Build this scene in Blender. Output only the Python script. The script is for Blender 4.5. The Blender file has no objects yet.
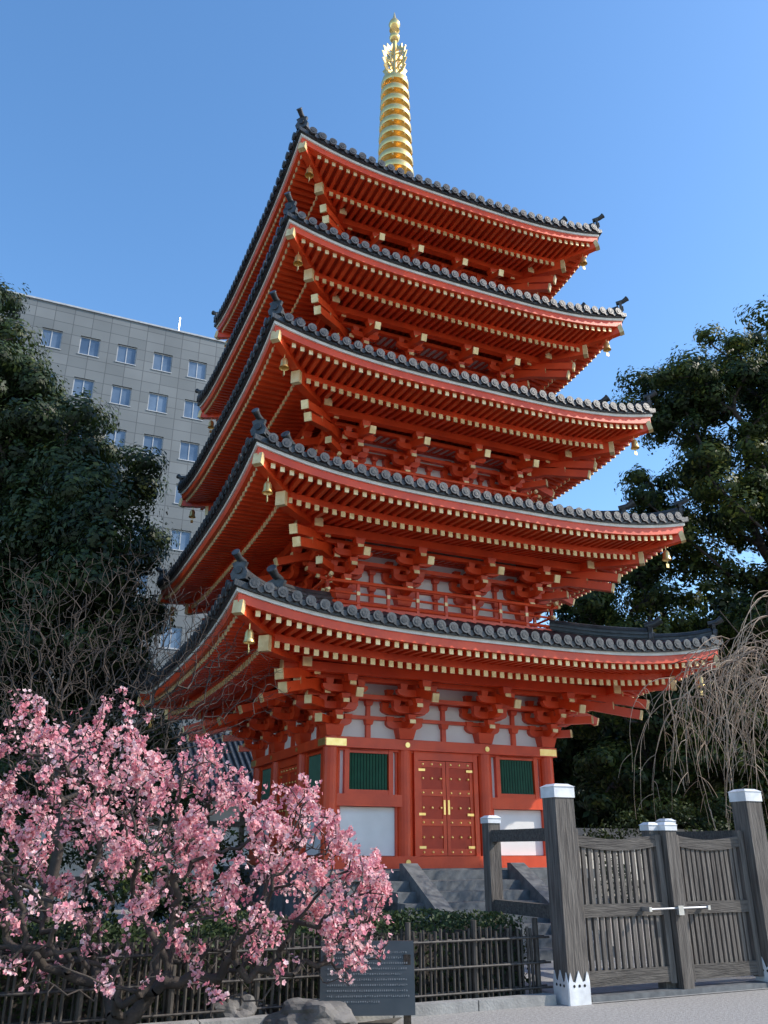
import bpy, math, random
import numpy as np
from mathutils import Vector, Matrix
random.seed(7); rng=np.random.default_rng(7)
S=bpy.context.scene
COL=S.collection
# ------------------------------------------------------------------ materials
def mat(name,c1,c2=None,scale=3.0,rough=0.6,metal=0.0,bump=0.0,bscale=None,stretch=None,spec=0.5,detail=5,ramp=(0.35,0.65)):
    m=bpy.data.materials.new(name); m.use_nodes=True
    nt=m.node_tree; N=nt.nodes; L=nt.links
    b=N['Principled BSDF']; b.inputs['Roughness'].default_value=rough; b.inputs['Metallic'].default_value=metal
    b.inputs['Specular IOR Level'].default_value=spec
    tc=N.new('ShaderNodeTexCoord'); src=tc.outputs['Object']
    if stretch:
        mp=N.new('ShaderNodeMapping'); mp.inputs['Scale'].default_value=stretch
        L.new(src,mp.inputs['Vector']); src=mp.outputs['Vector']
    if c2 is None: c2=tuple(x*0.8 for x in c1)
    n=N.new('ShaderNodeTexNoise'); n.inputs['Scale'].default_value=scale; n.inputs['Detail'].default_value=detail
    L.new(src,n.inputs['Vector'])
    r=N.new('ShaderNodeValToRGB'); r.color_ramp.elements[0].position=ramp[0]; r.color_ramp.elements[1].position=ramp[1]
    r.color_ramp.elements[0].color=(*c1,1); r.color_ramp.elements[1].color=(*c2,1)
    L.new(n.outputs['Fac'],r.inputs['Fac']); L.new(r.outputs['Color'],b.inputs['Base Color'])
    if bump:
        n2=N.new('ShaderNodeTexNoise'); n2.inputs['Scale'].default_value=bscale or scale*4; n2.inputs['Detail'].default_value=6
        L.new(src,n2.inputs['Vector'])
        bp=N.new('ShaderNodeBump'); bp.inputs['Strength'].default_value=bump; bp.inputs['Distance'].default_value=0.03
        L.new(n2.outputs['Fac'],bp.inputs['Height']); L.new(bp.outputs['Normal'],b.inputs['Normal'])
    return m
def leafmat(name,cols,rough=0.6,transl=0.25,spec=0.3):
    m=bpy.data.materials.new(name); m.use_nodes=True
    nt=m.node_tree; N=nt.nodes; L=nt.links
    b=N['Principled BSDF']; b.inputs['Roughness'].default_value=rough; b.inputs['Specular IOR Level'].default_value=spec
    a=N.new('ShaderNodeAttribute'); a.attribute_name='var'
    r=N.new('ShaderNodeValToRGB'); e=r.color_ramp.elements
    e[0].color=(*cols[0],1); e[1].color=(*cols[-1],1)
    for i,c in enumerate(cols[1:-1]):
        x=e.new((i+1)/(len(cols)-1)); x.color=(*c,1)
    L.new(a.outputs['Fac'],r.inputs['Fac']); L.new(r.outputs['Color'],b.inputs['Base Color'])
    t=N.new('ShaderNodeBsdfTranslucent'); L.new(r.outputs['Color'],t.inputs['Color'])
    mx=N.new('ShaderNodeMixShader'); mx.inputs[0].default_value=transl
    L.new(b.outputs[0],mx.inputs[1]); L.new(t.outputs[0],mx.inputs[2])
    L.new(mx.outputs[0],N['Material Output'].inputs['Surface'])
    return m
M={}
M['red']=mat('vermilion_paint',(0.76,0.076,0.015),(0.59,0.052,0.011),2.2,0.42,bump=0.08,bscale=25)
M['dred']=mat('vermilion_boards',(0.54,0.045,0.010),(0.42,0.034,0.008),3,0.55)  # deeper than the paint red: some under-eave shade is put into the colour
M['gold']=mat('gilt_metal',(0.98,0.72,0.30),(0.88,0.60,0.20),8,0.3,0.8)
M['tip']=mat('gilt_rafter_cap',(0.88,0.68,0.36),(0.68,0.48,0.22),6,0.4,0.25)
M['plaster']=mat('white_plaster',(0.82,0.82,0.80),(0.70,0.70,0.68),1.5,0.8)
M['cream']=mat('eave_white_line',(0.78,0.75,0.68),(0.62,0.59,0.53),4,0.7)
M['tile']=mat('smoked_roof_tile',(0.015,0.018,0.02),(0.038,0.041,0.045),5,0.42,bump=0.3,bscale=30)
M['tilecap']=mat('roof_tile_cap',(0.02,0.022,0.025),(0.07,0.074,0.078),9,0.42,bump=0.2,bscale=40)
M['green']=mat('green_lattice',(0.010,0.085,0.045),(0.016,0.11,0.06),5,0.5)
M['dark']=mat('dark_recess',(0.01,0.01,0.01),None,5,0.8)
M['granite']=mat('granite',(0.085,0.092,0.097),(0.15,0.158,0.163),9,0.75,bump=0.2,bscale=60)
M['wood']=mat('weathered_wood',(0.175,0.155,0.135),(0.065,0.055,0.048),2.2,0.88,bump=0.6,bscale=6,stretch=(14,14,1.0),ramp=(.3,.7))
M['woodh']=mat('weathered_wood_rail',(0.13,0.115,0.10),(0.05,0.043,0.038),2.2,0.88,bump=0.6,bscale=6,stretch=(1.5,14,14),ramp=(.3,.7))
M['white']=mat('white_metal_cap',(0.78,0.79,0.80),(0.58,0.59,0.60),6,0.5,bump=0.1)
M['steel']=mat('galvanised_steel',(0.7,0.7,0.7),(0.55,0.55,0.55),9,0.3,0.8)
M['bamboo']=mat('dark_bamboo',(0.025,0.021,0.018),(0.075,0.064,0.054),4,0.6,stretch=(6,6,1.5))
M['bark']=mat('bark',(0.06,0.047,0.038),(0.03,0.024,0.02),6,0.9,bump=0.6,bscale=20)
M['bark2']=mat('grey_bark',(0.085,0.064,0.052),(0.045,0.034,0.028),6,0.9,bump=0.4,bscale=20)
M['twig']=mat('pale_twig',(0.44,0.33,0.235),(0.28,0.20,0.145),6,0.8)
M['glass']=mat('window_glass',(0.14,0.19,0.26),(0.05,0.08,0.13),0.4,0.08,0.0,spec=1.0)
M['frame']=mat('aluminium_frame',(0.42,0.44,0.46),None,4,0.5)
M['rock']=mat('rock',(0.08,0.076,0.07),(0.17,0.16,0.15),4,0.9,bump=0.8,bscale=9)
M['sign']=mat('sign_board',(0.03,0.036,0.042),(0.045,0.05,0.056),5,0.35)
M['ink']=mat('sign_lettering',(0.30,0.32,0.34),None,5,0.6)
M['soil']=mat('garden_soil',(0.05,0.042,0.034),(0.09,0.08,0.063),2.5,0.95,bump=0.5,bscale=20)
M['ground']=mat('gravel_ground',(0.42,0.395,0.365),(0.27,0.255,0.235),30,0.95,bump=0.7,bscale=90,detail=9)
M['concrete']=mat('concrete',(0.33,0.325,0.31),(0.24,0.235,0.225),5,0.9,bump=0.3,bscale=40)
M['evergreen']=leafmat('evergreen_leaves',[(0.008,0.016,0.005),(0.018,0.034,0.009),(0.040,0.062,0.014),(0.095,0.115,0.028)],0.5,0.15)  # lightest colour paints sun sparkle onto the leaves
M['evergreen2']=leafmat('camphor_leaves',[(0.010,0.021,0.006),(0.030,0.052,0.011),(0.085,0.11,0.02),(0.28,0.26,0.05)],0.5,0.3)  # bright yellow end is a painted highlight for the sunlit crown
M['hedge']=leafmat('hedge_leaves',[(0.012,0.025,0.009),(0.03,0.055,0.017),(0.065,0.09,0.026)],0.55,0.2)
M['petal']=leafmat('plum_petals',[(0.62,0.17,0.23),(0.80,0.36,0.40),(0.88,0.53,0.55),(0.93,0.76,0.75)],0.7,0.38,0.2)
# facade tile material
def facade():
    m=bpy.data.materials.new('facade_tiles'); m.use_nodes=True
    nt=m.node_tree; N=nt.nodes; L=nt.links; b=N['Principled BSDF']; b.inputs['Roughness'].default_value=0.6
    tc=N.new('ShaderNodeTexCoord'); sp=N.new('ShaderNodeSeparateXYZ'); L.new(tc.outputs['Object'],sp.inputs[0])
    ad=N.new('ShaderNodeMath'); ad.operation='ADD'; L.new(sp.outputs[0],ad.inputs[0]); L.new(sp.outputs[1],ad.inputs[1])
    cb=N.new('ShaderNodeCombineXYZ'); L.new(ad.outputs[0],cb.inputs[0]); L.new(sp.outputs[2],cb.inputs[1])
    br=N.new('ShaderNodeTexBrick'); br.offset=0.0; br.inputs['Scale'].default_value=1
    br.inputs['Brick Width'].default_value=1.21; br.inputs['Row Height'].default_value=0.8; br.inputs['Mortar Size'].default_value=0.025
    br.inputs['Color1'].default_value=(0.155,0.172,0.178,1); br.inputs['Color2'].default_value=(0.20,0.218,0.224,1); br.inputs['Mortar'].default_value=(0.09,0.10,0.105,1)
    L.new(cb.outputs[0],br.inputs['Vector'])
    n=N.new('ShaderNodeTexNoise'); n.inputs['Scale'].default_value=0.35; L.new(tc.outputs['Object'],n.inputs['Vector'])
    mx=N.new('ShaderNodeMixRGB'); mx.blend_type='MULTIPLY'; mx.inputs[0].default_value=0.4
    L.new(br.outputs['Color'],mx.inputs[1]); L.new(n.outputs['Fac'],mx.inputs[2]); L.new(mx.outputs[0],b.inputs['Base Color'])
    return m
M['facade']=facade()
# ------------------------------------------------------------------ mesh builder
class MB:
    def __init__(s): s.v=[]; s.f=[]
    def hexa(s,p):
        i=len(s.v); s.v+= [tuple(q) for q in p]
        s.f+=[(i,i+3,i+2,i+1),(i+4,i+5,i+6,i+7),(i,i+1,i+5,i+4),(i+1,i+2,i+6,i+5),(i+2,i+3,i+7,i+6),(i+3,i,i+4,i+7)]
    def box(s,x0,x1,y0,y1,z0,z1):
        s.hexa([(x0,y0,z0),(x1,y0,z0),(x1,y1,z0),(x0,y1,z0),(x0,y0,z1),(x1,y0,z1),(x1,y1,z1),(x0,y1,z1)])
    def beam(s,p0,p1,w,h,w1=None,h1=None):
        p0=Vector(p0); p1=Vector(p1); d=(p1-p0).normalized()
        sd=d.cross(Vector((0,0,1)))
        sd=Vector((1,0,0)) if sd.length<1e-4 else sd.normalized()
        up=sd.cross(d).normalized(); w1=w1 or w; h1=h1 or h
        a=[p0-sd*w/2-up*h/2,p0+sd*w/2-up*h/2,p1+sd*w1/2-up*h1/2,p1-sd*w1/2-up*h1/2]
        b=[p0-sd*w/2+up*h/2,p0+sd*w/2+up*h/2,p1+sd*w1/2+up*h1/2,p1-sd*w1/2+up*h1/2]
        s.hexa(a+b)
    def tube(s,pts,r,n=8,cap=True):
        pts=[Vector(p) for p in pts]
        if not hasattr(r,'__len__'): r=[r]*len(pts)
        i0=len(s.v); ref=None
        for k,p in enumerate(pts):
            d=(pts[min(k+1,len(pts)-1)]-pts[max(k-1,0)]).normalized()
            if ref is None:
                ref=Vector((0,0,1)) if abs(d.z)<0.9 else Vector((1,0,0))
            a=d.cross(ref).normalized(); b=d.cross(a).normalized()
            for j in range(n):
                t=2*math.pi*j/n
                s.v.append(tuple(p+(a*math.cos(t)+b*math.sin(t))*r[k]))
        for k in range(len(pts)-1):
            for j in range(n):
                s.f.append((i0+k*n+j,i0+k*n+(j+1)%n,i0+(k+1)*n+(j+1)%n,i0+(k+1)*n+j))
        if cap:
            s.f.append(tuple(i0+j for j in range(n))[::-1]); e=i0+(len(pts)-1)*n
            s.f.append(tuple(e+j for j in range(n)))
    def lathe(s,cx,cy,prof,n=20):
        i0=len(s.v)
        for r,z in prof:
            for j in range(n):
                t=2*math.pi*j/n; s.v.append((cx+r*math.cos(t),cy+r*math.sin(t),z))
        for k in range(len(prof)-1):
            for j in range(n):
                s.f.append((i0+k*n+j,i0+k*n+(j+1)%n,i0+(k+1)*n+(j+1)%n,i0+(k+1)*n+j))
    def poly(s,pts,off):  # extruded polygon
        n=len(pts); i=len(s.v); o=Vector(off)
        s.v+=[tuple(p) for p in pts]+[tuple(Vector(p)+o) for p in pts]
        s.f.append(tuple(range(i,i+n))[::-1]); s.f.append(tuple(range(i+n,i+2*n)))
        for j in range(n): s.f.append((i+j,i+(j+1)%n,i+n+(j+1)%n,i+n+j))
def obj(name,v,f,m,parent=None,smooth=False,var=None):
    me=bpy.data.meshes.new(name)
    if isinstance(v,np.ndarray):
        nv=len(v); nf=len(f); k=f.shape[1]
        me.vertices.add(nv); me.vertices.foreach_set('co',v.astype(np.float32).ravel())
        me.loops.add(nf*k); me.loops.foreach_set('vertex_index',f.astype(np.int32).ravel())
        me.polygons.add(nf); me.polygons.foreach_set('loop_start',np.arange(0,nf*k,k,dtype=np.int32))
        me.polygons.foreach_set('loop_total',np.full(nf,k,dtype=np.int32))
        me.update(calc_edges=True)
    else:
        me.from_pydata(v,[],f); me.update()
    if var is not None:
        a=me.attributes.new('var','FLOAT','POINT'); a.data.foreach_set('value',np.asarray(var,dtype=np.float32))
    if smooth: me.polygons.foreach_set('use_smooth',[True]*len(me.polygons))
    me.materials.append(m)
    o=bpy.data.objects.new(name,me); COL.objects.link(o)
    if parent: o.parent=parent
    return o
def fixn(o):
    import bmesh
    bm=bmesh.new(); bm.from_mesh(o.data); bmesh.ops.recalc_face_normals(bm,faces=bm.faces); bm.to_mesh(o.data); bm.free()
def root(name,loc=(0,0,0),rz=0):
    e=bpy.data.objects.new(name,None); COL.objects.link(e); e.location=loc; e.rotation_euler=(0,0,rz); e.empty_display_size=0.3
    return e
class Q(dict):
    def __missing__(s,k): s[k]=MB(); return s[k]
    def emit(s,prefix,parent,four=False,smooth=()):
        for k,mb in s.items():
            if not mb.v: continue
            if four:
                v=[];f=[]
                for q in range(4):
                    c,sn=[(1,0),(0,1),(-1,0),(0,-1)][q]; o=len(v)
                    v+=[(c*x-sn*y,sn*x+c*y,z+0.003*q) for x,y,z in mb.v]; f+=[tuple(i+o for i in t) for t in mb.f]
            else: v,f=mb.v,mb.f
            o=obj(prefix+'_'+k,v,f,M[k],parent); fixn(o)
            if k in smooth:
                o.data.polygons.foreach_set('use_smooth',[True]*len(o.data.polygons))
                md=o.modifiers.new('ws','EDGE_SPLIT'); md.split_angle=math.radians(40)
# ------------------------------------------------------------------ camera
PITCH=22.15
cam=bpy.data.cameras.new('camera'); co=bpy.data.objects.new('camera',cam); COL.objects.link(co)
co.location=(0,0,1.6); co.rotation_euler=(math.radians(90+PITCH),0,0)
cam.sensor_fit='VERTICAL'; cam.sensor_height=36; cam.lens=36*830/1024; cam.clip_end=3000; cam.clip_start=0.05
S.camera=co
# ------------------------------------------------------------------ pagoda
ANG=math.radians(23.9)
PG=root('pagoda',(0.22,19,0),ANG)
Wl=[5.0,4.78,4.53,4.28,4.05]
El=[5.16,7.86,10.58,13.28,15.92]
wl=[2.36,2.16,1.98,1.80,1.62]
LFT=0.42; PX=3.2
def storey(k):
    q=Q(); W=Wl[k]; e=El[k]-.02; w=wl[k]; top=(k==4)
    rg=random.Random(100+k)
    dt=wl[k+1]+0.42 if not top else 0.42
    rise=0.80 if not top else 2.45
    lift=lambda x,d: LFT*(min(abs(x)/W,1.05))**PX*(d/W)**1.6
    def zt(d):
        t=max(0,(W-d)/(W-dt)); return e-0.02+rise*((0.85*t+0.15*t*t) if not top else (0.7*t+0.3*t*t))
    # mitred strip
    def strip(mb,d0,d1,a0,a1,b0,b1,lf=True,n=26):
        i0=len(mb.v)
        for j in range(n+1):
            s=-1+2*j/n; s=math.copysign(abs(s)**0.8,s)
            for d,z in((d0,a0),(d0,a1),(d1,b1),(d1,b0)):
                mb.v.append((s*d,-d,z+(lift(s*d,d) if lf else 0)))
        for j in range(n):
            for a in range(4):
                mb.f.append((i0+j*4+a,i0+j*4+(a+1)%4,i0+(j+1)*4+(a+1)%4,i0+(j+1)*4+a))
    # tile bed
    mb=q['tile']; i0=len(mb.v); n=26; nt=8
    for a in range(nt+1):
        d=W+(dt-W)*a/nt
        for j in range(n+1):
            s=-1+2*j/n; s=math.copysign(abs(s)**0.8,s); mb.v.append((s*d,-d,zt(d)-0.03+lift(s*d,d)))
    for a in range(nt):
        for j in range(n):
            b=i0+a*(n+1)+j; mb.f.append((b,b+1,b+n+2,b+n+1))
    strip(mb,W-0.4,W+0.005,e-0.13,e-0.06,e-0.13,e-0.03)
    # round tile rows with caps
    sp=0.235; nn=int(W/sp)
    for j in range(-nn,nn+1):
        x=j*sp; di=max(dt,abs(x)+0.08)
        if W-di<0.1: continue
        pts=[]; m=7
        jz=rg.uniform(-.008,.008); jx=rg.uniform(-.008,.008)
        for a in range(m+1):
            d=W+0.03+(di-W-0.03)*a/m; pts.append((x+jx,-d,zt(d)+0.015+jz+lift(x,d)))
        q['tile'].tube(pts,0.075,7)
        z=pts[0][2]
        q['tilecap'].tube([(x+jx,-W-0.028,z),(x+jx,-W-0.068,z)],0.09,12)
        q['tile'].tube([(x+jx,-W-0.062,z),(x+jx,-W-0.075,z)],0.05,10)
        # drooping pan tile lip between caps
        xm=x+sp/2
        if abs(xm)<W-0.05:
            z2=e+lift(xm,W)
            q['tilecap'].poly([(xm-0.07,-W-0.01,z2-0.02),(xm-0.06,-W-0.01,z2-0.09),(xm,-W-0.01,z2-0.125),(xm+0.06,-W-0.01,z2-0.09),(xm+0.07,-W-0.01,z2-0.02)],(0,-0.03,0))
    # hip ridge (+x corner)
    def hip(d): return Vector((d,-d,zt(d)+lift(d,d)))
    def ridge(da,db,wd,h,m=10,kick=0):
        up=Vector((0,0,1))
        P=[hip(da+(db-da)*a/m)+up*(kick*(a/m)**3) for a in range(m+1)]
        for a in range(m): q['tile'].beam(P[a]+up*h/2,P[a+1]+up*h/2,wd,h)
        for a in range(m):
            q['tilecap'].beam(P[a]+up*(h*0.45),P[a+1]+up*(h*0.45),wd+0.05,0.03)
            q['tilecap'].beam(P[a]+up*(h*0.8),P[a+1]+up*(h*0.8),wd+0.05,0.03)
        q['tile'].tube([p+up*(h+0.03) for p in P],0.075,8)
        return P[-1]
    dg=Vector((1,-1,0)).normalized(); sd=Vector((1,1,0)).normalized(); up=Vector((0,0,1))
    def oni(p,s):
        pts=[(-.16,-.05),(-.2,.08),(-.13,.2),(-.17,.3),(-.06,.34),(0,.42),(.06,.34),(.17,.3),(.13,.2),(.2,.08),(.16,-.05)]
        q['tilecap'].poly([p+dg*0.02+sd*a*s+up*b*s for a,b in pts],dg*0.08*s)
        q['tile'].tube([p+dg*0.1*s+up*.14*s,p+dg*0.14*s+up*.14*s],0.08*s,10)
        q['tile'].tube([p-dg*.05+up*.36*s,p+dg*.14*s+up*.39*s,p+dg*.26*s+up*.46*s],[.07*s,.07*s,.08*s],10)
        q['tilecap'].tube([p+dg*.26*s+up*.46*s,p+dg*.285*s+up*.475*s],.09*s,10)
    p=ridge(dt,W*0.80,0.2,0.22); oni(p,1.0)
    p=ridge(W*0.80,W*0.975,0.17,0.10,5,0.05); oni(p,0.78)
    # eave boards
    strip(q['cream'],W-0.2,W-0.055,e-0.19,e-0.13,e-0.19,e-0.13)
    strip(q['red'],W-0.24,W-0.09,e-0.335,e-0.19,e-0.335,e-0.19)
    zf=lambda d: e-0.335+(W-0.16-d)*0.07
    zb=lambda d: e-0.50+(W-0.84-d)*0.20
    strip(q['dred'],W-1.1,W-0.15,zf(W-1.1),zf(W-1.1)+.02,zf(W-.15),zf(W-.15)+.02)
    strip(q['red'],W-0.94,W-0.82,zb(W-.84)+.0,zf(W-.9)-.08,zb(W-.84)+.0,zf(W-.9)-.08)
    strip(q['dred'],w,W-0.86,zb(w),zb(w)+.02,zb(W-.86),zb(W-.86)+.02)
    rs=0.172; nn=int((W-0.3)/rs)
    for j in range(-nn,nn+1):
        x=(j+0.5)*rs
        # flying
        do=W-0.17; di=max(W-1.0,abs(x)+0.06)
        if do-di>0.05:
            c=[]
            for dz in(-.095,0):
                for xx,d in((x-.036,di),(x+.036,di),(x+.036,do),(x-.036,do)): c.append((xx,-d,zf(d)+dz+lift(xx,d)))
            q['red'].hexa(c)
            z=zf(do)+lift(x,do)
            q['tip'].box(x-.039,x+.039,-do-.012,-do+.014,z-.098,z-.004)
        do=W-0.78; di=max(w,abs(x)+0.06)
        if do-di>0.05:
            c=[]
            for dz in(-.105,0):
                for xx,d in((x-.04,di),(x+.04,di),(x+.04,do),(x-.04,do)): c.append((xx,-d,zb(d)+dz+lift(xx,d)))
            q['red'].hexa(c)
            z=zb(do)+lift(x,do)
            q['tip'].box(x-.043,x+.043,-do-.012,-do+.014,z-.108,z-.002)
    # hip rafters
    def hr(da,db,zfun,off,wd,h,m=6):
        P=[Vector((da+(db-da)*a/m,-(da+(db-da)*a/m),0)) for a in range(m+1)]
        for p_ in P: p_.z=zfun(p_.x)+off+lift(p_.x,p_.x)
        for a in range(m): q['red'].beam(P[a],P[a+1],wd,h)
        v=(P[-1]-P[-2]).normalized()
        q['tip'].beam(P[-1]-v*0.08,P[-1]+v*0.02,wd+.02,h+.02)
        return P[-1]
    p=hr(W-1.2,W-0.10,zf,-.08,.15,.2)
    hr(w,W-0.72,zb,-.10,.17,.24)
    # bell
    bp=p+Vector((-.28,.28,-.16)); k_=.85; Z=lambda z: bp.z-z*k_
    q['gold'].tube([bp,bp-up*.12],.010,6)
    q['gold'].lathe(bp.x,bp.y,[(0.0,Z(.12)),(.045,Z(.14)),(.07,Z(.2)),(.078,Z(.32)),(.10,Z(.38)),(.09,Z(.385))],12)
    q['gold'].tube([bp-up*.30,bp-up*.42],.008,6); q['gold'].box(bp.x-.035,bp.x+.035,bp.y-.005,bp.y+.005,Z(.58),Z(.48))
    # ---------------- brackets
    z0=e-1.58; zone=0.97
    st=0.32
    a_=0.37*w
    cols=[-w,-a_,a_,w]
    S_=(zone-.2)/3
    def arm(x,d,z,L,th=.11,h=.13):  # lateral arm with curved lower ends
        q['red'].poly([(x-L,-d+th/2,z+h),(x-L,-d+th/2,z+h*.6),(x-L*.9,-d+th/2,z+h*.25),(x-L*.68,-d+th/2,z),(x+L*.68,-d+th/2,z),(x+L*.9,-d+th/2,z+h*.25),(x+L,-d+th/2,z+h*.6),(x+L,-d+th/2,z+h)],(0,-th,0))
    def blk(x,d,z,s=.085,h=.1):
        q['red'].hexa([(x-s*.75,-d-s*.75,z),(x+s*.75,-d-s*.75,z),(x+s*.75,-d+s*.75,z),(x-s*.75,-d+s*.75,z),(x-s,-d-s,z+h),(x+s,-d-s,z+h),(x+s,-d+s,z+h),(x-s,-d+s,z+h)])
    sc=w/2.36
    for x in cols:
        blk(x,w,z0,.19,.2)
        for j in(1,2,3):
            z=z0+.2+(j-1)*S_
            dd=w+st*j
            # outward arm
            q['red'].poly([(x-.055,-w+.1,z),(x-.055,-dd+.05,z),(x-.055,-dd-.1,z+.07),(x-.055,-dd-.1,z+.13),(x-.055,-w+.1,z+.13)],(.11,0,0))
            q['tip'].box(x-.06,x+.06,-dd-.112,-dd-.09,z+.065,z+.135)
            blk(x,dd,z+.13)
            if j<3:
                arm(x,dd,z+S_-.004,(.38 if j==1 else .44)*sc)
                for xx in(-.31,0,.31): blk(x+xx*sc,dd,z+S_+.125,.08)
            arm(x,w,z,(.38 if j%2 else .48)*sc,.12)
            for xx in((-.31,0,.31) if j%2 else (-.41,0,.41)): blk(x+xx*sc,w+.0,z+.13,.08,.09)
        # tail rafter
        q['red'].beam((x,-w,e-.52),(x,-(w+1.38),e-.98),.12,.15)
        q['tip'].beam((x,-(w+1.36),e-.973),(x,-(w+1.395),e-.985),.13,.16)
        blk(x,w+st*3+.0,e-.72,.1,.11)
    # diagonal set at + corner
    c=Vector((w,-w,0))
    for j in(1,2,3):
        z=z0+.2+(j-1)*S_+.06; L=st*j*1.414
        q['red'].beam(c+up*z,c+dg*(L+.12)+up*(z+.0),.13,.14); q['tip'].beam(c+dg*(L+.11)+up*z,c+dg*(L+.13)+up*z,.14,.15)
    q['red'].beam(c+up*(e-.54),c+dg*2.0+up*(e-1.02),.14,.17); q['tip'].beam(c+dg*1.98+up*(e-1.016),c+dg*2.02+up*(e-1.026),.15,.18)
    q['red'].beam(c+up*(e-.36),c+dg*2.15+up*(e-.82),.14,.17); q['tip'].beam(c+dg*2.13+up*(e-.817),c+dg*2.17+up*(e-.826),.15,.18)
    # continuous beams
    for j in(1,2):
        d=w+st*j; z=z0+.2+j*S_+.22
        q['red'].box(-d-.3,d+.3,-d-.05,-d+.05,z,z+.08); q['tip'].box(d+.29,d+.31,-d-.055,-d+.055,z-.005,z+.085); q['tip'].box(-d-.31,-d-.29,-d-.055,-d+.055,z-.005,z+.085)
    d=w+st*3; z=e-.62+.0
    q['red'].box(-d-.35,d+.35,-d-.08,-d+.08,e-.60,e-.44); q['tip'].box(d+.34,d+.362,-d-.085,-d+.085,e-.605,e-.435); q['tip'].box(-d-.362,-d-.34,-d-.085,-d+.085,e-.605,e-.435)
    # wall behind brackets
    strip(q['plaster'],w-.12,w-.055,z0-.02,e-.1,z0-.02,e-.1,False,2)
    for zz in(.345,.70,1.04): strip(q['red'],w-.08,w+.04,z0+zz,z0+zz+.065,z0+zz,z0+zz+.065,False,2)
    bays=[(-w,-a_),(-a_,a_),(a_,w)]
    for xa,xb in bays:
        xm=(xa+xb)/2; q['red'].box(xm-.045,xm+.045,-w-.02,-w+.1,z0,z0+.34); blk(xm,w+.0,z0+.25,.085,.09)
        q['red'].box(xm-.04,xm+.04,-w-.012,-w+.1,z0+.41,z0+.70); blk(xm,w+.0,z0+.61,.08,.085)
    # lattice ceiling of the first bracket step
    strip(q['plaster'],w-.05,w+st*2,z0+zone+.12,z0+zone+.14,z0+zone+.0,z0+zone+.02,False,2)
    m_=int(2*w/.16)
    for j in range(m_+1):
        x=-w+2*w*j/m_; q['red'].beam((x,-w+.02,z0+zone+.105),(x,-(w+st*2),z0+zone-.015),.045,.045)
    # head beam
    strip(q['red'],w-.14,w+.10,z0-.07,z0+.0,z0-.07,z0+.0,False,2)
    strip(q['red'],w-.1,w+.06,z0-.24,z0-.075,z0-.24,z0-.075,False,2)
    zfl=1.28 if k==0 else El[k-1]+.86
    for x in(-a_,a_,w):
        q['red'].tube([(x,-w,zfl-.02),(x,-w,z0-.01)],.15 if k==0 else .12,16)
    if k>0:
        strip(q['plaster'],w-.1,w-.05,zfl-.3,z0-.2,zfl-.3,z0-.2,False,2)
        # balcony
        B=w+.52
        strip(q['red'],w-.1,B,zfl-.07,zfl,zfl-.07,zfl,False,2)
        strip(q['cream'],B-.12,B-.05,zfl-.13,zfl-.072,zfl-.13,zfl-.072,False,2)
        strip(q['plaster'],B-.3,B-.2,zfl-.45,zfl-.07,zfl-.45,zfl-.07,False,2)
        strip(q['red'],B-.25,B-.14,zfl-.22,zfl-.13,zfl-.22,zfl-.13,False,2)
        R=B-.07
        for zz,rr in((.07,.035),(.27,.025),(.50,.038)):
            ex=.22 if zz>.4 else (.1 if zz>.2 else .05)
            q['red'].tube([(-R-ex,-R,zfl+zz+(.04 if zz>.4 else 0)),(-R,-R,zfl+zz),(R,-R,zfl+zz),(R+ex,-R,zfl+zz+(.04 if zz>.4 else 0))],rr,8)
            for sgn in(-1,1): q['tip'].tube([(sgn*(R+ex-.05),-R,zfl+zz+(.032 if zz>.4 else 0)),(sgn*(R+ex+.01),-R,zfl+zz+(.042 if zz>.4 else 0))],rr+.006,8)
        m=8
        for j in range(m+1):
            x=-R+2*R*j/m; q['red'].box(x-.03,x+.03,-R-.03,-R+.03,zfl,zfl+.46)
            q['tip'].box(x-.034,x+.034,-R-.034,-R+.034,zfl+.235,zfl+.31)
        # windows / doors of upper storey
        for xa,xb in bays: q['green'].box(xa+.22,xb-.22,-w+.0,-w+.05,zfl+.05,z0-.27)
    else:
        # ----- ground storey walls
        strip(q['red'],w-.2,w+.15,1.28,1.49,1.28,1.49,False,2)
        strip(q['red'],w-.2,w+.17,3.36,3.565,3.36,3.54,False,2)
        strip(q['red'],w-.25,w-.1,1.4,3.7,1.4,3.7,False,2)
        # gold corner fittings
        for zc0,zc1 in((3.37,3.53),(2.355,2.535),(1.30,1.47)):
            for x in(w,a_,-a_,-w):
                o_=.178 if zc0>3 else (.125 if zc0>2 else .158)
                if abs(x)<w-.01:
                    q['gold'].tube([(x,-w-o_,(zc0+zc1)/2),(x,-w-o_-.012,(zc0+zc1)/2)],.05,12)
                elif zc0>3:
                    q['gold'].box(x-.24 if x>0 else x-.16,x+(.16 if x>0 else .24),-w-o_+.002,-w-o_+.008,zc0+.01,zc1-.02)
        for xa,xb in(bays[0],bays[2]):
            xa+=.13; xb-=.13; xm=(xa+xb)/2
            q['red'].box(xa-.1,xb+.1,-w-.115,-w+.1,2.34,2.55)
            # lower white panel with frame
            q['plaster'].box(xa+.05,xb-.05,-w+.02,-w+.1,1.5,2.33)
            q['red'].box(xa-.03,xa+.06,-w-.02,-w+.1,1.49,2.34); q['red'].box(xb-.06,xb+.03,-w-.02,-w+.1,1.49,2.34)
            # window zone
            q['plaster'].box(xa,xb,-w+.03,-w+.1,2.55,3.36)
            q['red'].box(xa-.03,xa+.05,-w-.01,-w+.1,2.55,3.36); q['red'].box(xb-.05,xb+.03,-w-.01,-w+.1,2.55,3.36)
            x0,x1=xm-.40,xm+.40
            q['red'].box(x0-.09,x0,-w-.07,-w+.1,2.552,3.358); q['red'].box(x1,x1+.09,-w-.07,-w+.1,2.552,3.358)
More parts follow.
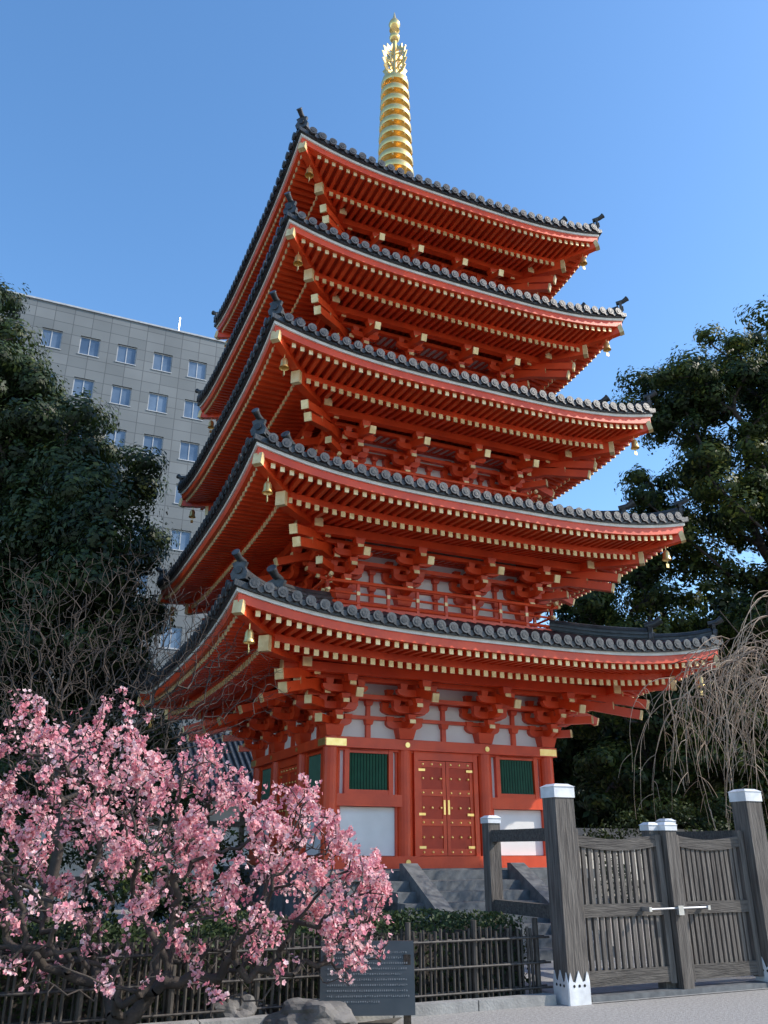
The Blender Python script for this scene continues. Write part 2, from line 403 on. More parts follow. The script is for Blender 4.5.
            q['red'].box(x0,x1,-w-.06,-w+.1,2.552,2.63); q['red'].box(x0,x1,-w-.06,-w+.1,3.28,3.358)
            q['dark'].box(x0,x1,-w+.0,-w+.08,2.63,3.28)
            ns=13
            for j in range(ns):
                xx=x0+(j+.5)*(x1-x0)/ns; s=.026
                q['green'].hexa([(xx-s,-w-.01,2.63),(xx,-w-.01-s,2.63),(xx+s,-w-.01,2.63),(xx,-w-.01+s,2.63),(xx-s,-w-.01,3.28),(xx,-w-.01-s,3.28),(xx+s,-w-.01,3.28),(xx,-w-.01+s,3.28)])
        # door bay
        xa,xb=-a_+.13,a_-.13; D=.60
        q['red'].box(xa-.03,-D-.09,-w-.0,-w+.1,1.49,3.36); q['red'].box(D+.09,xb+.03,-w-.0,-w+.1,1.49,3.36)
        q['red'].box(-D-.09,-D,-w-.08,-w+.1,1.49,3.36); q['red'].box(D,D+.09,-w-.08,-w+.1,1.49,3.36)
        q['red'].box(-D,D,-w-.075,-w+.1,3.2,3.358)
        for sg in(-1,1):
            x0,x1=(-D+.005,-.006) if sg<0 else (.006,D-.005)
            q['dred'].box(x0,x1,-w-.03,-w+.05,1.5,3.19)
            for zz in(1.5,2.02,2.55,3.07): q['red'].box(x0,x1,-w-.048,-w-.02,zz,zz+.12)
            q['red'].box(x0,x0+.07,-w-.045,-w-.02,1.5,3.19); q['red'].box(x1-.07,x1,-w-.045,-w-.02,1.5,3.19)
            for zz in(1.56,1.82,2.08,2.34,2.61,2.87,3.13):
                for xx in(x0+.10,x0+.29,x0+.48):
                    q['gold'].tube([(xx,-w-.045,zz),(xx,-w-.07,zz)],[.028,.014],8)
            xe=x1-.04 if sg<0 else x0+.04
            q['gold'].box(xe-.02,xe+.02,-w-.06,-w-.04,2.22,2.48)
            for zz in(1.62,2.2,3.0):
                xh=x0+.005 if sg<0 else x1-.145; q['gold'].box(xh,xh+.14,-w-.056,-w-.04,zz,zz+.045)
        q['dark'].box(-.006,.006,-w-.02,-w+.0,1.5,3.19)
    q.emit('storey_%d'%(k+1),PG,True,('tile','tilecap','gold'))
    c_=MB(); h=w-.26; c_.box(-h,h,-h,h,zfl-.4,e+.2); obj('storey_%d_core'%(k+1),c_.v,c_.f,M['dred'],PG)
for k in range(5): storey(k)
# spire
q=Q(); g=q['gold']; g.box(-.5,.5,-.5,.5,18.1,18.75); g.box(-.56,.56,-.56,.56,18.75,18.86)
g.lathe(0,0,[(.44,18.86),(.46,19.0),(.38,19.22),(.2,19.36),(.16,19.42),(.3,19.5),(.5,19.66),(.46,19.68),(.2,19.62),(.15,19.75)],24)
g.tube([(0,0,19.4),(0,0,26.3)],[.13,.06],12)
for i in range(9):
    z=20.12+i*.45; r=.54-.014*i
    g.lathe(0,0,[(.13,z+.06),(.17,z+.1),(r-.12,z+.085),(r-.02,z+.11),(r,z+.05),(r+.012,z-.03),(r-.01,z-.10),(r-.06,z-.07),(r-.14,z-.02),(.22,z-.03),(.18,z-.12),(.13,z-.14)],28)
    for a in range(8):
        t=a*math.pi/4+.2; x,y=(r-.02)*math.cos(t),(r-.02)*math.sin(t)
        g.lathe(x,y,[(0.001,z-.09),(.022,z-.11),(.034,z-.19),(.001,z-.19)],6)
# flame finial (four openwork fins)
outer=[(.10,0),(.36,.0),(.48,.14),(.42,.22),(.54,.40),(.44,.46),(.55,.70),(.43,.72),(.50,.96),(.34,.98),(.34,1.18),(.2,1.14),(.10,1.38)]
inner=[(.10,.1),(.26,.12),(.34,.2),(.32,.28),(.38,.42),(.34,.5),(.38,.68),(.33,.74),(.34,.86),(.26,.88),(.24,1.0),(.16,1.0),(.08,1.05)]
for a in range(4):
    t=a*math.pi/2+math.radians(20); dx,dy=math.cos(t),math.sin(t)
    P3=lambda x,z,o: (dx*x-dy*o,dy*x+dx*o,24.1+z)
    for i in range(len(outer)-1):
        (ox,oz),(ox2,oz2)=outer[i],outer[i+1]; (ix,iz),(ix2,iz2)=inner[i],inner[i+1]
        g.hexa([P3(ix,iz,-.014),P3(ox,oz,-.014),P3(ox,oz,.014),P3(ix,iz,.014),P3(ix2,iz2,-.014),P3(ox2,oz2,-.014),P3(ox2,oz2,.014),P3(ix2,iz2,.014)])
    for (x0,z0_,x1,z1_) in((.06,.3,.36,.42),(.36,.42,.1,.62),(.06,.62,.36,.76),(.36,.76,.08,.95),(.2,.12,.14,.5),(.2,.5,.2,.9)):
        g.beam(P3(x0,z0_,0),P3(x1,z1_,0),.03,.05)
def ball(z,r): return [(r*math.sin(t)+.001,z-r*math.cos(t)) for t in [math.pi*i/8 for i in range(9)]]
g.lathe(0,0,ball(25.82,.17),16)
g.lathe(0,0,[(.06,26.05),(.17,26.15),(.1,26.18)],14)
g.lathe(0,0,[(.05,26.2),(.14,26.28),(.19,26.4),(.15,26.54),(.06,26.70),(.001,27.02)],16)
q['gold'].v=[(x+.11,y-.045,z) for x,y,z in g.v]
q.emit('spire',PG,False,('gold',))
# stone base
q=Q(); g=q['granite']
b0=2.95
g.box(-b0-.12,b0+.12,-b0-.12,b0+.12,0,.18)
g.box(-b0+.1,b0-.1,-b0+.1,b0-.1,.18,1.10)
g.box(-b0,b0,-b0,b0,1.10,1.262)
for j in range(9):
    x=-b0+.1+j*(2*b0-.2)/8
    for sg in(-1,1):
        g.box(x-.07,x+.07,sg*(b0-.1)-.05,sg*(b0-.1)+.05,.182,1.098)
        g.box(sg*(b0-.1)-.048,sg*(b0-.1)+.048,x-.068,x+.068,.182,1.098)
g.box(-2.62,2.62,-2.62,2.62,1.262,1.285)
ns=7
for j in range(ns):
    g.box(-1.6,1.6,-b0-.12-.28*(ns-j)+.0,-b0+.004*j,0.002*j,1.262*(j+1)/(ns+1))
for sg in(-1,1):
    x0=sg*.95; x1=sg*1.25; a,b=min(x0,x1),max(x0,x1)
    g.poly([(a,-b0+.01,0),(a,-b0-2.35,0),(a,-b0-2.35,.25),(a,-b0-2.1,.34),(a,-b0-.1,1.38),(a,-b0+.01,1.38)],(b-a,0,0))
q.emit('stone_base',PG)
# ------------------------------------------------------------------ ground
def sheet(name,pts,z,m):
    return obj(name,[(x,y,z) for x,y in pts],[tuple(range(len(pts)))],m)
sheet('ground',[(-1500,-1500),(1500,-1500),(1500,1500),(-1500,1500)],0,M['ground'])
uv=lambda x,y,a,b:(x+.914*a-.405*b,y+.405*a+.914*b)
P1=(2.13,10.75)
GW=3.08
sheet('garden_bed',[uv(*P1,-.3,.25),uv(*P1,-12,.25),uv(*P1,-12,14),uv(*P1,-3,14),uv(*P1,-3,3.0),uv(*P1,-.3,3.0)],.004,M['soil'])
sheet('garden_soil',[(-9,6.3),(-.7,7.4),(-.2,8.6),(.2,9.9),uv(*P1,-2.6,-.1),uv(*P1,-12,-.1)],.006,M['soil'])
sheet('paved_path',[uv(*P1,.15,-.15),uv(*P1,GW,-.15),uv(*P1,GW,4.2),uv(*P1,.15,4.2)],.008,M['concrete'])
K=root('stone_kerb',(P1[0],P1[1],0),ANG); q=Q()
for j in range(12): q['concrete'].box(-.22-(j+1)*1.0,-.225-j*1.0-.01,-.02,.13,0,.1+.003*(j%3))
q['granite'].box(.2,GW-.15,-.10,.12,.009,.06)
q.emit('kerb',K)
# ------------------------------------------------------------------ gate
G=root('wooden_gate',(P1[0],P1[1],0),ANG)
q=Q()
def post(q,x,y,h,s,cap=.16,crown=False):
    q['wood'].box(x-s,x+s,y-s,y+s,0,h-cap)
    q['white'].box(x-s-.012,x+s+.012,y-s-.012,y+s+.012,h-cap,h-.035)
    q['white'].hexa([(x-s-.022,y-s-.022,h-.035),(x+s+.022,y-s-.022,h-.035),(x+s+.022,y+s+.022,h-.035),(x-s-.022,y+s+.022,h-.035),(x-s*.7,y-s*.7,h),(x+s*.7,y-s*.7,h),(x+s*.7,y+s*.7,h),(x-s*.7,y+s*.7,h)])
    if crown:
        t=s+.006; H=.26
        for (ax,ay) in((1,0),(0,1)):
            for sg in(-1,1):
                pr=[(-t,0),(t,0),(t,H*.85),(t*.8,H*1.25),(t*.6,H*.9),(t*.35,H*.85),(0,H*1.3),(-t*.35,H*.85),(-t*.6,H*.9),(-t*.8,H*1.25),(-t,H*.85)]
                if ax: pts=[(x+a,y+sg*t,z) for a,z in pr]; off=(0,sg*.01,0)
                else: pts=[(x+sg*t,y+a,z) for a,z in pr]; off=(sg*.01,0,0)
                q['white'].poly(pts,off)
                for a in(-.5,0,.5):
                    c=(x+a*t,y+sg*(t+.009),H*.72) if ax else (x+sg*(t+.009),y+a*t,H*.72)
                    c2=(c[0],c[1]+sg*.004,c[2]) if ax else (c[0]+sg*.004,c[1],c[2])
                    q['dark'].tube([c,c2],.016,8)
post(q,0,0,2.35,.135,crown=True)
post(q,GW,0,2.37,.135,crown=True)
post(q,GW/2-.07,.12,1.93,.075,.1); post(q,GW/2+.09,.0,1.93,.085,.1)
q['white'].box(GW/2+.0,GW/2+.18,-.09,.09,.01,.05)
for sg,xa,xb in((0,.16,GW/2-.02),(1,GW/2+.18,GW-.16)):
    y0,y1=.0,.07
    q['wood'].box(xa,xa+.09,y0-.01,y1+.01,.12,1.84 if sg==0 else 1.78); q['wood'].box(xb-.09,xb,y0-.01,y1+.01,.12,1.78 if sg==0 else 1.84)
    # arched top rail
    n=8; xs=[xa+.09+(xb-xa-.18)*i/n for i in range(n+1)]
    zz=[1.77-.05*math.sin(math.pi*i/n) for i in range(n+1)]
    for i in range(n): q['woodh'].hexa([(xs[i],y0-.005,zz[i]-.13),(xs[i+1],y0-.005,zz[i+1]-.13),(xs[i+1],y1,zz[i+1]-.13),(xs[i],y1,zz[i]-.13),(xs[i],y0-.005,zz[i]),(xs[i+1],y0-.005,zz[i+1]),(xs[i+1],y1,zz[i+1]),(xs[i],y1,zz[i])])
    for za,zb_ in((.86,1.0),(.14,.30)): q['woodh'].box(xa+.09,xb-.09,y0-.008,y1+.003,za,zb_)
    m=12
    for i in range(m):
        x=xa+.12+(xb-xa-.24)*(i+.5)/m+random.uniform(-.004,.004)
        q['wood'].box(x-.025,x+.025,y0+.012,y0+.05,1.0,1.68); q['wood'].box(x-.025,x+.025,y0+.012,y0+.05,.30,.86)
q['steel'].tube([(GW/2-.42,-.06,.93),(GW/2+.52,-.13,.94)],.012,8)
for x in(GW/2-.42,GW/2+.5): q['steel'].box(x-.02,x+.02,-.15,-.0,.91,.96)
q['steel'].box(GW/2+.02,GW/2+.10,-.14,-.095,.86,.965)
q.emit('gate',G)
G2=root('wooden_fence',(P1[0],P1[1],0),ANG); q=Q()
post(q,0,1.62,2.04,.09,.1)
for z in(1.78,.92): q['woodh'].box(-.05,.05,.14,1.53,z-.08,z+.07)
post(q,GW,1.62,2.04,.09,.1)
for z in(1.78,.92): q['woodh'].box(GW-.05,GW+.05,.14,1.53,z-.08,z+.07)
post(q,GW+2.2,0,1.9,.1,.1)
for z in(1.6,.9,.3): q['woodh'].box(GW+.14,GW+2.1,-.04,.04,z-.07,z+.07)
for i in range(16): q['wood'].box(GW+.2+i*.12,GW+.24+i*.12,-.06,-.045,.1,1.7)
q.emit('fence',G2)
# bamboo fence
BF=root('bamboo_fence',(P1[0],P1[1],0),ANG); q=Q()
x=-.30; i=0
while x>-9:
    h=.76+random.uniform(-.03,.04)
    if i%12==0:
        q['bamboo'].tube([(x,.22,0),(x,.22,.86)],.034,8)
    else:
        off=.03 if i%2 else -.03; r=random.uniform(.013,.019)
        q['bamboo'].tube([(x,.22+off,.02),(x+random.uniform(-.012,.012),.22+off,h)],r,6)
    x-=(.085 if i%2 else .05)*random.uniform(.85,1.2); i+=1
for z in(.66,.40,.15):
    for off in(-.055,.055): q['bamboo'].tube([(-.15,.22+off,z),(-9,.22+off,z)],.013,6)
q.emit('fence',BF,False,('bamboo',))
# ------------------------------------------------------------------ foliage helpers
def quads(P,size,upbias=0.3,aspect=0.5,outward=None,seed=1):
    r=np.random.default_rng(seed); n=len(P)
    nr=r.normal(size=(n,3)); nr/=np.linalg.norm(nr,axis=1)[:,None]; nr[:,2]+=upbias
    if outward is not None: nr+=outward*0.7
    nr/=np.linalg.norm(nr,axis=1)[:,None]
    t=r.normal(size=(n,3)); t-= (t*nr).sum(1)[:,None]*nr; t/=np.linalg.norm(t,axis=1)[:,None]
    b=np.cross(nr,t); s=(size*r.uniform(.6,1.3,n))[:,None]
    V=np.stack([P-t*s,P+b*s*aspect+nr*s*.12,P+t*s,P-b*s*aspect+nr*s*.12],axis=1).reshape(-1,3)
    F=np.arange(4*n).reshape(n,4)
    return V,F
def clumps(blobs,per,rmin,rmax,seed,shell=0.55):
    r=np.random.default_rng(seed); C=[];R=[]
    for (cx,cy,cz,rx,ry,rz) in blobs:
        k=int(per*(rx*ry*rz)**(2/3)); d=r.normal(size=(k,3)); d/=np.linalg.norm(d,axis=1)[:,None]
        rad=r.uniform(shell,1.04,k)[:,None]
        C.append(np.array([cx,cy,cz])+d*rad*np.array([rx,ry,rz])); R.append(r.uniform(rmin,rmax,k))
    return np.vstack(C),np.concatenate(R)
def foliage(name,C,R,n,size,m,parent,seed,flat=.65,zmin=.2):
    r=np.random.default_rng(seed); k=len(C)
    d=r.normal(size=(k,n,3)); d/=np.linalg.norm(d,axis=2)[:,:,None]
    rad=r.uniform(0.2,1,(k,n,1))**0.5
    lob=1+.35*np.sin(d[:,:,0:1]*5+r.uniform(0,6,(k,1,1)))*np.cos(d[:,:,1:2]*4+r.uniform(0,6,(k,1,1)))
    off=d*rad*lob*R[:,None,None]*np.array([1,1,flat])
    P=(C[:,None,:]+off).reshape(-1,3); out=d.reshape(-1,3)
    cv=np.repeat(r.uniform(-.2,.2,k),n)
    var=np.clip(.40+cv+r.normal(0,.17,k*n)+.18*out[:,2],0,1)  # upper leaves of each clump coloured lighter, as if lit from above
    ok=P[:,2]>zmin; P=P[ok]; out=out[ok]; var=var[ok]
    V,F=quads(P,size,.35,.5,out,seed)
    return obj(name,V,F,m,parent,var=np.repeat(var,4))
def grow(trunk,T,step,jit,wp=.3,seed=0,arch=0.0):
    r=np.random.default_rng(seed); nodes=[np.array(p,float) for p in trunk]; par=[-1]+list(range(len(trunk)-1)); path=[0.]
    for i in range(1,len(trunk)): path.append(path[-1]+np.linalg.norm(nodes[i]-nodes[i-1]))
    top=nodes[-1]; T=T[np.argsort(np.linalg.norm(T-top,axis=1))]
    A=np.zeros((200000,3)); pa=np.zeros(200000); n=len(nodes); A[:n]=nodes; pa[:n]=path
    for t in T:
        d=np.linalg.norm(A[1:n]-t,axis=1); i=int(np.argmin(d+wp*pa[1:n]))+1; L=d[i-1]
        if L<step*.4: continue
        m=max(1,int(math.ceil(L/step))); s=A[i].copy(); prev=i
        for j in range(1,m+1):
            f=j/m; p=s+(t-s)*f+(r.normal(size=3)*jit*step if j<m else 0)+np.array([0,0,arch*L*math.sin(math.pi*f)])
            A[n]=p; pa[n]=pa[prev]+L/m; par.append(prev); prev=n; n+=1
    return A[:n].copy(),np.array(par)
def treemesh(name,A,par,r0,m,parent,expo=2.4,rmax=None,sides=5):
    n=len(A); cnt=np.zeros(n); 
    ch=np.zeros(n)
    for i in range(n-1,0,-1):
        if ch[i]==0: cnt[i]=1
        cnt[par[i]]+=cnt[i]; ch[par[i]]+=1
    rad=r0*cnt**(1/expo)
    if rmax: rad=np.minimum(rad,rmax)
    c=np.arange(1,n); p=par[1:]
    R1=rad[c]; R0=np.minimum(rad[p],R1*1.35); P0=A[p]; P1_=A[c]
    d=P1_-P0; L=np.linalg.norm(d,axis=1); L[L==0]=1e-6; d/=L[:,None]
    ref=np.where(np.abs(d[:,2:3])<.9,np.array([[0,0,1.]]),np.array([[1.,0,0]]))
    a=np.cross(d,ref); a/=np.linalg.norm(a,axis=1)[:,None]; b=np.cross(d,a)
    P1e=P1_+d*R1[:,None]*.3
    V=[]
    for (P,R) in((P0,R0),(P1e,R1)):
        for k in range(sides):
            t=2*math.pi*k/sides; V.append(P+(a*math.cos(t)+b*math.sin(t))*R[:,None])
    V=np.stack(V,axis=1); ne=len(c); base=(np.arange(ne)*2*sides)[:,None]
    F=np.concatenate([base+np.array([[k,(k+1)%sides,sides+(k+1)%sides,sides+k]]) for k in range(sides)],axis=0)
    o=obj(name,V.reshape(-1,3),F,m,parent,smooth=True)
    return rad
# ------------------------------------------------------------------ big evergreens
T1=root('evergreen_tree')
bl=[(-15.4,24.5,16.7,3.6,3.8,4.0),(-12.0,23.8,13.6,3.1,3.2,2.7),(-9.7,23,11.0,2.8,3,2.9),(-10,23.5,6.9,3.9,3.5,2.6),(-8.6,23.5,4.0,3.0,2.5,2.2),(-14.5,23,8,5,4,5),(-17,25,13,4,4,4),(-6.7,19.2,8.2,1.3,1.2,1.2),(-7.6,19.8,6.6,1.6,1.4,1.3),(-7.9,20.3,9.6,1.4,1.3,1.2)]
C,R=clumps(bl,8.0,.55,1.1,11)
A,par=grow([(-12,24.5,0),(-12,24.4,2.5),(-12.1,24.3,5)],C,1.1,.12,.3,3)
treemesh('trunk_and_limbs',A,par,.035,M['bark'],T1,2.2,.55,7)
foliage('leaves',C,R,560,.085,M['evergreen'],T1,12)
T2=root('evergreen_tree')
bl=[(14.9,29,18.6,3.6,3.6,3.0),(17.5,29,19.6,3.0,3,2.6),(11.0,28.4,17.6,1.9,2.2,1.6),(12.2,28.5,13.6,3.3,3.2,2.2),(17.5,28.5,14,3.6,3.6,3.6),(15.2,28,9.6,4,3.5,3.0),(17.0,28,6.5,3.5,3.5,3.0)]
C,R=clumps(bl,6.8,.55,1.05,21,.4)
A,par=grow([(14,29.5,0),(14.1,29.4,3),(14.0,29.3,6)],C,1.1,.14,.3,4)
treemesh('trunk_and_limbs',A,par,.035,M['bark'],T2,2.2,.45,7)
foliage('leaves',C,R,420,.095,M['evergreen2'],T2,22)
T3=root('evergreen_tree')
bl=[(9.2,31,10.0,3.0,3,2.6),(11.2,30,7.0,3.4,3,2.4),(7.0,32,7.2,2.6,2.6,2.4),(10.0,30.5,12.4,1.9,1.8,1.7),(12.5,31,5.0,3,2.5,2.4),(13.4,30.5,8.3,2.4,2,2.2),(8.6,28,4.4,2.4,2,2.2),(12.6,27.5,3.8,3,2,2.2)]
C,R=clumps(bl,6.8,.55,1.05,31,.4)
A,par=grow([(9.4,30.5,0),(9.4,30.5,2.5),(9.3,30.6,4)],C,1.1,.14,.3,5)
treemesh('trunk_and_limbs',A,par,.035,M['bark'],T3,2.2,.3,7)
foliage('leaves',C,R,400,.095,M['evergreen2'],T3,32)
# mid / background masses
BT=root('background_trees')
bl=[]
for i in range(30):
    a=-75+150*i/29; rr=random.uniform(46,58); x=math.sin(math.radians(a))*rr; y=math.cos(math.radians(a))*rr
    if -24<x<-1: continue
    h=random.uniform(4,6.5); bl.append((x,y,h*.9,4.5,4,h))
bl+=[(12,42,6,4,3,6),(18,41,7,5,3,7),(24,40,6,5,3,6),(7,44,5,4,3,5)]
C,R=clumps(bl,2.6,1.2,2.0,41)
foliage('leaves',C,R,200,.28,M['evergreen'],BT,42)
SH=root('shrub_mass')
bl=[(-7.5,17,1.8,2.8,1.5,2.1),(-4.6,18.0,1.5,2,1.2,1.7),(6.6,24,1.2,1.6,1.2,1.3),(10,25,1.5,2.6,1.5,1.7),(14,25,1.4,3,1.5,1.8),(-11,18,2.5,3,2,3),(7.6,19.5,.7,1.1,.9,.8),(-3.6,14.2,.9,1.6,.9,1.1),(-6.5,13.5,1.1,1.8,1,1.3),(12,22,1.0,2.5,1.2,1.2)]
C,R=clumps(bl,9,.35,.6,51)
foliage('leaves',C,R,260,.055,M['evergreen'],SH,52,zmin=.02)
# clipped hedge
H=root('clipped_hedge',(P1[0],P1[1],0),ANG)
n=60000; P=np.column_stack([rng.uniform(-9,-.25,n),rng.uniform(.42,1.5,n),rng.uniform(.03,.90,n)])
sel=(P[:,2]>.70)|(P[:,1]<.62)|(rng.random(n)<.25); P=P[sel]; P[:,2]+=.03*np.sin(P[:,0]*3.1)+.02*np.sin(P[:,0]*9)
out=np.zeros_like(P); out[:,1]=np.where(P[:,1]<.62,-.7,0); out[:,2]=np.where(P[:,2]>.7,.8,0)
V,F=quads(P,.028,.2,.5,out,6); obj('leaves',V,F,M['hedge'],H,var=np.repeat(np.clip(rng.normal(.5,.22,len(P)),0,1),4))
mb=MB(); mb.box(-9,-.3,.55,1.4,.0,.72); obj('twig_core',mb.v,mb.f,M['bark'],H)
# ------------------------------------------------------------------ bare tree
BT2=root('bare_tree'); n=4200
d=rng.normal(size=(n,3)); d/=np.linalg.norm(d,axis=1)[:,None]
T=np.array([-4.4,12.8,3.9])+d*(rng.uniform(.1,1,(n,1))**.6)*np.array([2.8,1.8,2.3])*(1+.16*np.sin(d[:,0:1]*9)*np.cos(d[:,2:3]*8)); T=T[T[:,2]>1.9]
A,par=grow([(-4.7,12.8,0),(-4.7,12.8,.8),(-4.6,12.7,1.6)],T,.2,.10,.30,8,.05)
treemesh('trunk_and_twigs',A,par,.0032,M['bark2'],BT2,2.15,.14,3)
# ------------------------------------------------------------------ weeping cherry
WC=root('weeping_cherry_tree'); n=70
T=np.column_stack([rng.uniform(5.3,9.6,n),rng.uniform(13,16,n),rng.uniform(4.0,5.7,n)])
A,par=grow([(8.6,14.8,0),(8.6,14.8,1.5),(8.5,14.7,3.0)],T,.35,.14,.3,9,.08)
treemesh('trunk_and_limbs',A,par,.009,M['bark2'],WC,2.1,.2,5)
tw=MB()
for i in range(230):
    j=random.randrange(6,len(A)); p=Vector(A[j]); 
    if p.z<3.6: continue
    az=random.gauss(math.pi,1.1); v=Vector((math.cos(az)*.9,math.sin(az)*.6,random.uniform(-.1,.3))); L=random.uniform(1.2,3.2); ns=14; pts=[p.copy()]
    for s_ in range(ns):
        v.z-=.14*random.uniform(.4,1.6); v.x*=.91; v.y*=.91; v.x+=random.uniform(-.13,.13); v.y+=random.uniform(-.13,.13)
        p=p+v.normalized()*L/ns; pts.append(p.copy())
        if p.z<1.6: break
    tw.tube(pts,[.0085-.006*a/len(pts) for a in range(len(pts))],4,False)
    for b in range(random.randint(2,5)):
        a=random.randrange(2,len(pts)-1) if len(pts)>4 else 1; pp=pts[a].copy(); v2=Vector((random.uniform(-1,1),random.uniform(-1,1),-.1)); p2=[pp.copy()]
        for s_ in range(5):
            v2.z-=.35*random.uniform(.5,1.5); v2.x+=random.uniform(-.2,.2); pp=pp+v2.normalized()*random.uniform(.07,.13); p2.append(pp.copy())
        tw.tube(p2,[.0055,.005,.0045,.004,.0035,.003],3,False)
obj('hanging_twigs',tw.v,tw.f,M['twig'],WC)
# ------------------------------------------------------------------ plum tree
PL=root('plum_tree'); n=1600
xs=rng.uniform(-4.7,.04,n*3)
topz=np.interp(xs,[-4.7,-3.7,-2.5,-1.9,-1.2,-.5,0.0],[2.80,2.95,2.97,2.66,2.30,2.03,1.55])
botz=np.interp(xs,[-4.7,-3,-2,-1,0],[.45,.5,.5,.45,.75])
f=rng.random(n*3)**.72
ys=8.0+rng.uniform(-1,1,n*3)*np.interp(xs,[-4.7,-2.5,0],[1.0,1.4,.6])
dome=1-.28*((ys-8)/1.4)**2
zs=botz+(topz*dome-botz)*f+.10*np.sin(xs*7)+.08*np.sin(xs*13+ys*9)
T=np.column_stack([xs,ys,zs]); T=T[zs>.4]
hole=np.sin(T[:,0]*3.7+.6)*np.sin(T[:,2]*4.3+T[:,1]*1.2)+.5*np.sin(T[:,0]*8+T[:,1]*3+T[:,2]*6)
T=T[hole>-.7][:n]
A,par=grow([(-2.3,8.1,0),(-2.29,8.07,.08),(-2.25,8.05,.15)],T,.13,.22,.28,10)
rad=treemesh('trunk_and_branches',A,par,.0044,M['bark'],PL,2.15,.085,5)
thin=np.where((rad[1:]<.0105)&(A[1:,2]>.45))[0]+1
dens=.5*np.sin(A[:,0]*4.1+1)*np.sin(A[:,2]*5.2+A[:,1]*1.5)+.5*np.sin(A[:,0]*9+A[:,2]*7+A[:,1]*3)
wgt=np.clip(dens[thin]+.6,.08,2)*np.interp(A[thin,2]-np.interp(A[thin,0],[-4.7,-2.5,0],[.6,.7,.5]),[0,.9],[.30,1]); wgt/=wgt.sum()
NF=22000
ncl=5800
cc=rng.choice(thin,ncl,p=wgt); cf=rng.random((ncl,1)); cp=A[par[cc]]*(1-cf)+A[cc]*cf
ci=rng.integers(0,ncl,NF); cpos=cp[ci]+rng.normal(0,.024,(NF,3))
nr=rng.normal(size=(NF,3))+ (cpos-cp[ci])*25; nr[:,2]+=.4; nr/=np.linalg.norm(nr,axis=1)[:,None]
t=rng.normal(size=(NF,3)); t-=(t*nr).sum(1)[:,None]*nr; t/=np.linalg.norm(t,axis=1)[:,None]; b=np.cross(nr,t)
sz=rng.uniform(.014,.0245,NF)[:,None]; cup=rng.uniform(.1,.9,NF)[:,None]
VV=[];
for k in range(5):
    a=2*math.pi*k/5; dr=t*math.cos(a)+b*math.sin(a); sd=-t*math.sin(a)+b*math.cos(a)
    VV.append(np.stack([cpos,cpos+dr*sz*.62+sd*sz*.5+nr*sz*cup*.35,cpos+dr*sz*1.05+nr*sz*cup*.9,cpos+dr*sz*.62-sd*sz*.5+nr*sz*cup*.35],axis=1))
V=np.stack(VV,axis=1).reshape(-1,3); F=np.arange(len(V)).reshape(-1,4)
clv=rng.normal(0,.2,ncl)
fv=np.clip(rng.normal(.62,.17,NF)+clv[ci],0,1); var=np.repeat(fv,20).reshape(-1,4).copy(); var[:,0]-=.35
obj('blossoms',V,F,M['petal'],PL,var=np.clip(var,0,1).ravel())
# ------------------------------------------------------------------ sign, rock
SG=root('information_sign',(-.16,9.35,0),math.radians(4)); q=Q()
tilt=.12
q['sign'].hexa([(-.47,0,.10),(.47,0,.10),(.47,.05,.10),(-.47,.05,.10),(-.47,tilt,.74),(.47,tilt,.74),(.47,tilt+.05,.74),(-.47,tilt+.05,.74)])
for x in(-.4,.4): q['bark'].box(x-.035,x+.035,.08,.15,0,.62)
random.seed(3)
for r_ in range(11):
    z=.68-r_*.047; x=-.40
    if r_==0: xe=-.05
    else: xe=.40-(random.uniform(0,.5) if r_ in(5,10) else 0)
    hgt=.030 if r_==0 else .016
    while x<xe:
        wd=random.uniform(.010,.018)*(1.6 if r_==0 else 1); yy=tilt*(z-.10)/.64-.003
        for kk in range(3):
            if random.random()<.75: q['ink'].box(x,x+wd,yy-.002,yy,z+hgt*kk/3,z+hgt*kk/3+.003)
        if random.random()<.8: q['ink'].box(x+wd*.4,x+wd*.55,yy-.0035,yy-.001,z,z+hgt)
        x+=wd+.008
q.emit('sign',SG)
def rock(name,loc,sc,seed):
    import bmesh
    from mathutils import noise
    bm=bmesh.new(); bmesh.ops.create_icosphere(bm,subdivisions=4,radius=1)
    for v in bm.verts:
        nn=noise.noise(v.co*1.4+Vector((seed,0,0)))*.4+noise.noise(v.co*4+Vector((seed,3,0)))*.12
        v.co*=1+nn; v.co.x*=sc[0]; v.co.y*=sc[1]; v.co.z*=sc[2]
    me=bpy.data.meshes.new(name); bm.to_mesh(me); bm.free(); me.materials.append(M['rock'])
    o=bpy.data.objects.new(name,me); o.location=loc; COL.objects.link(o)
rock('garden_rock',(-.72,9.3,.08),(.38,.3,.2),2)
rock('garden_rock',(-1.5,9.5,.06),(.3,.25,.2),5)
rock('garden_rock',(-3.3,9.3,.08),(.4,.3,.26),9)
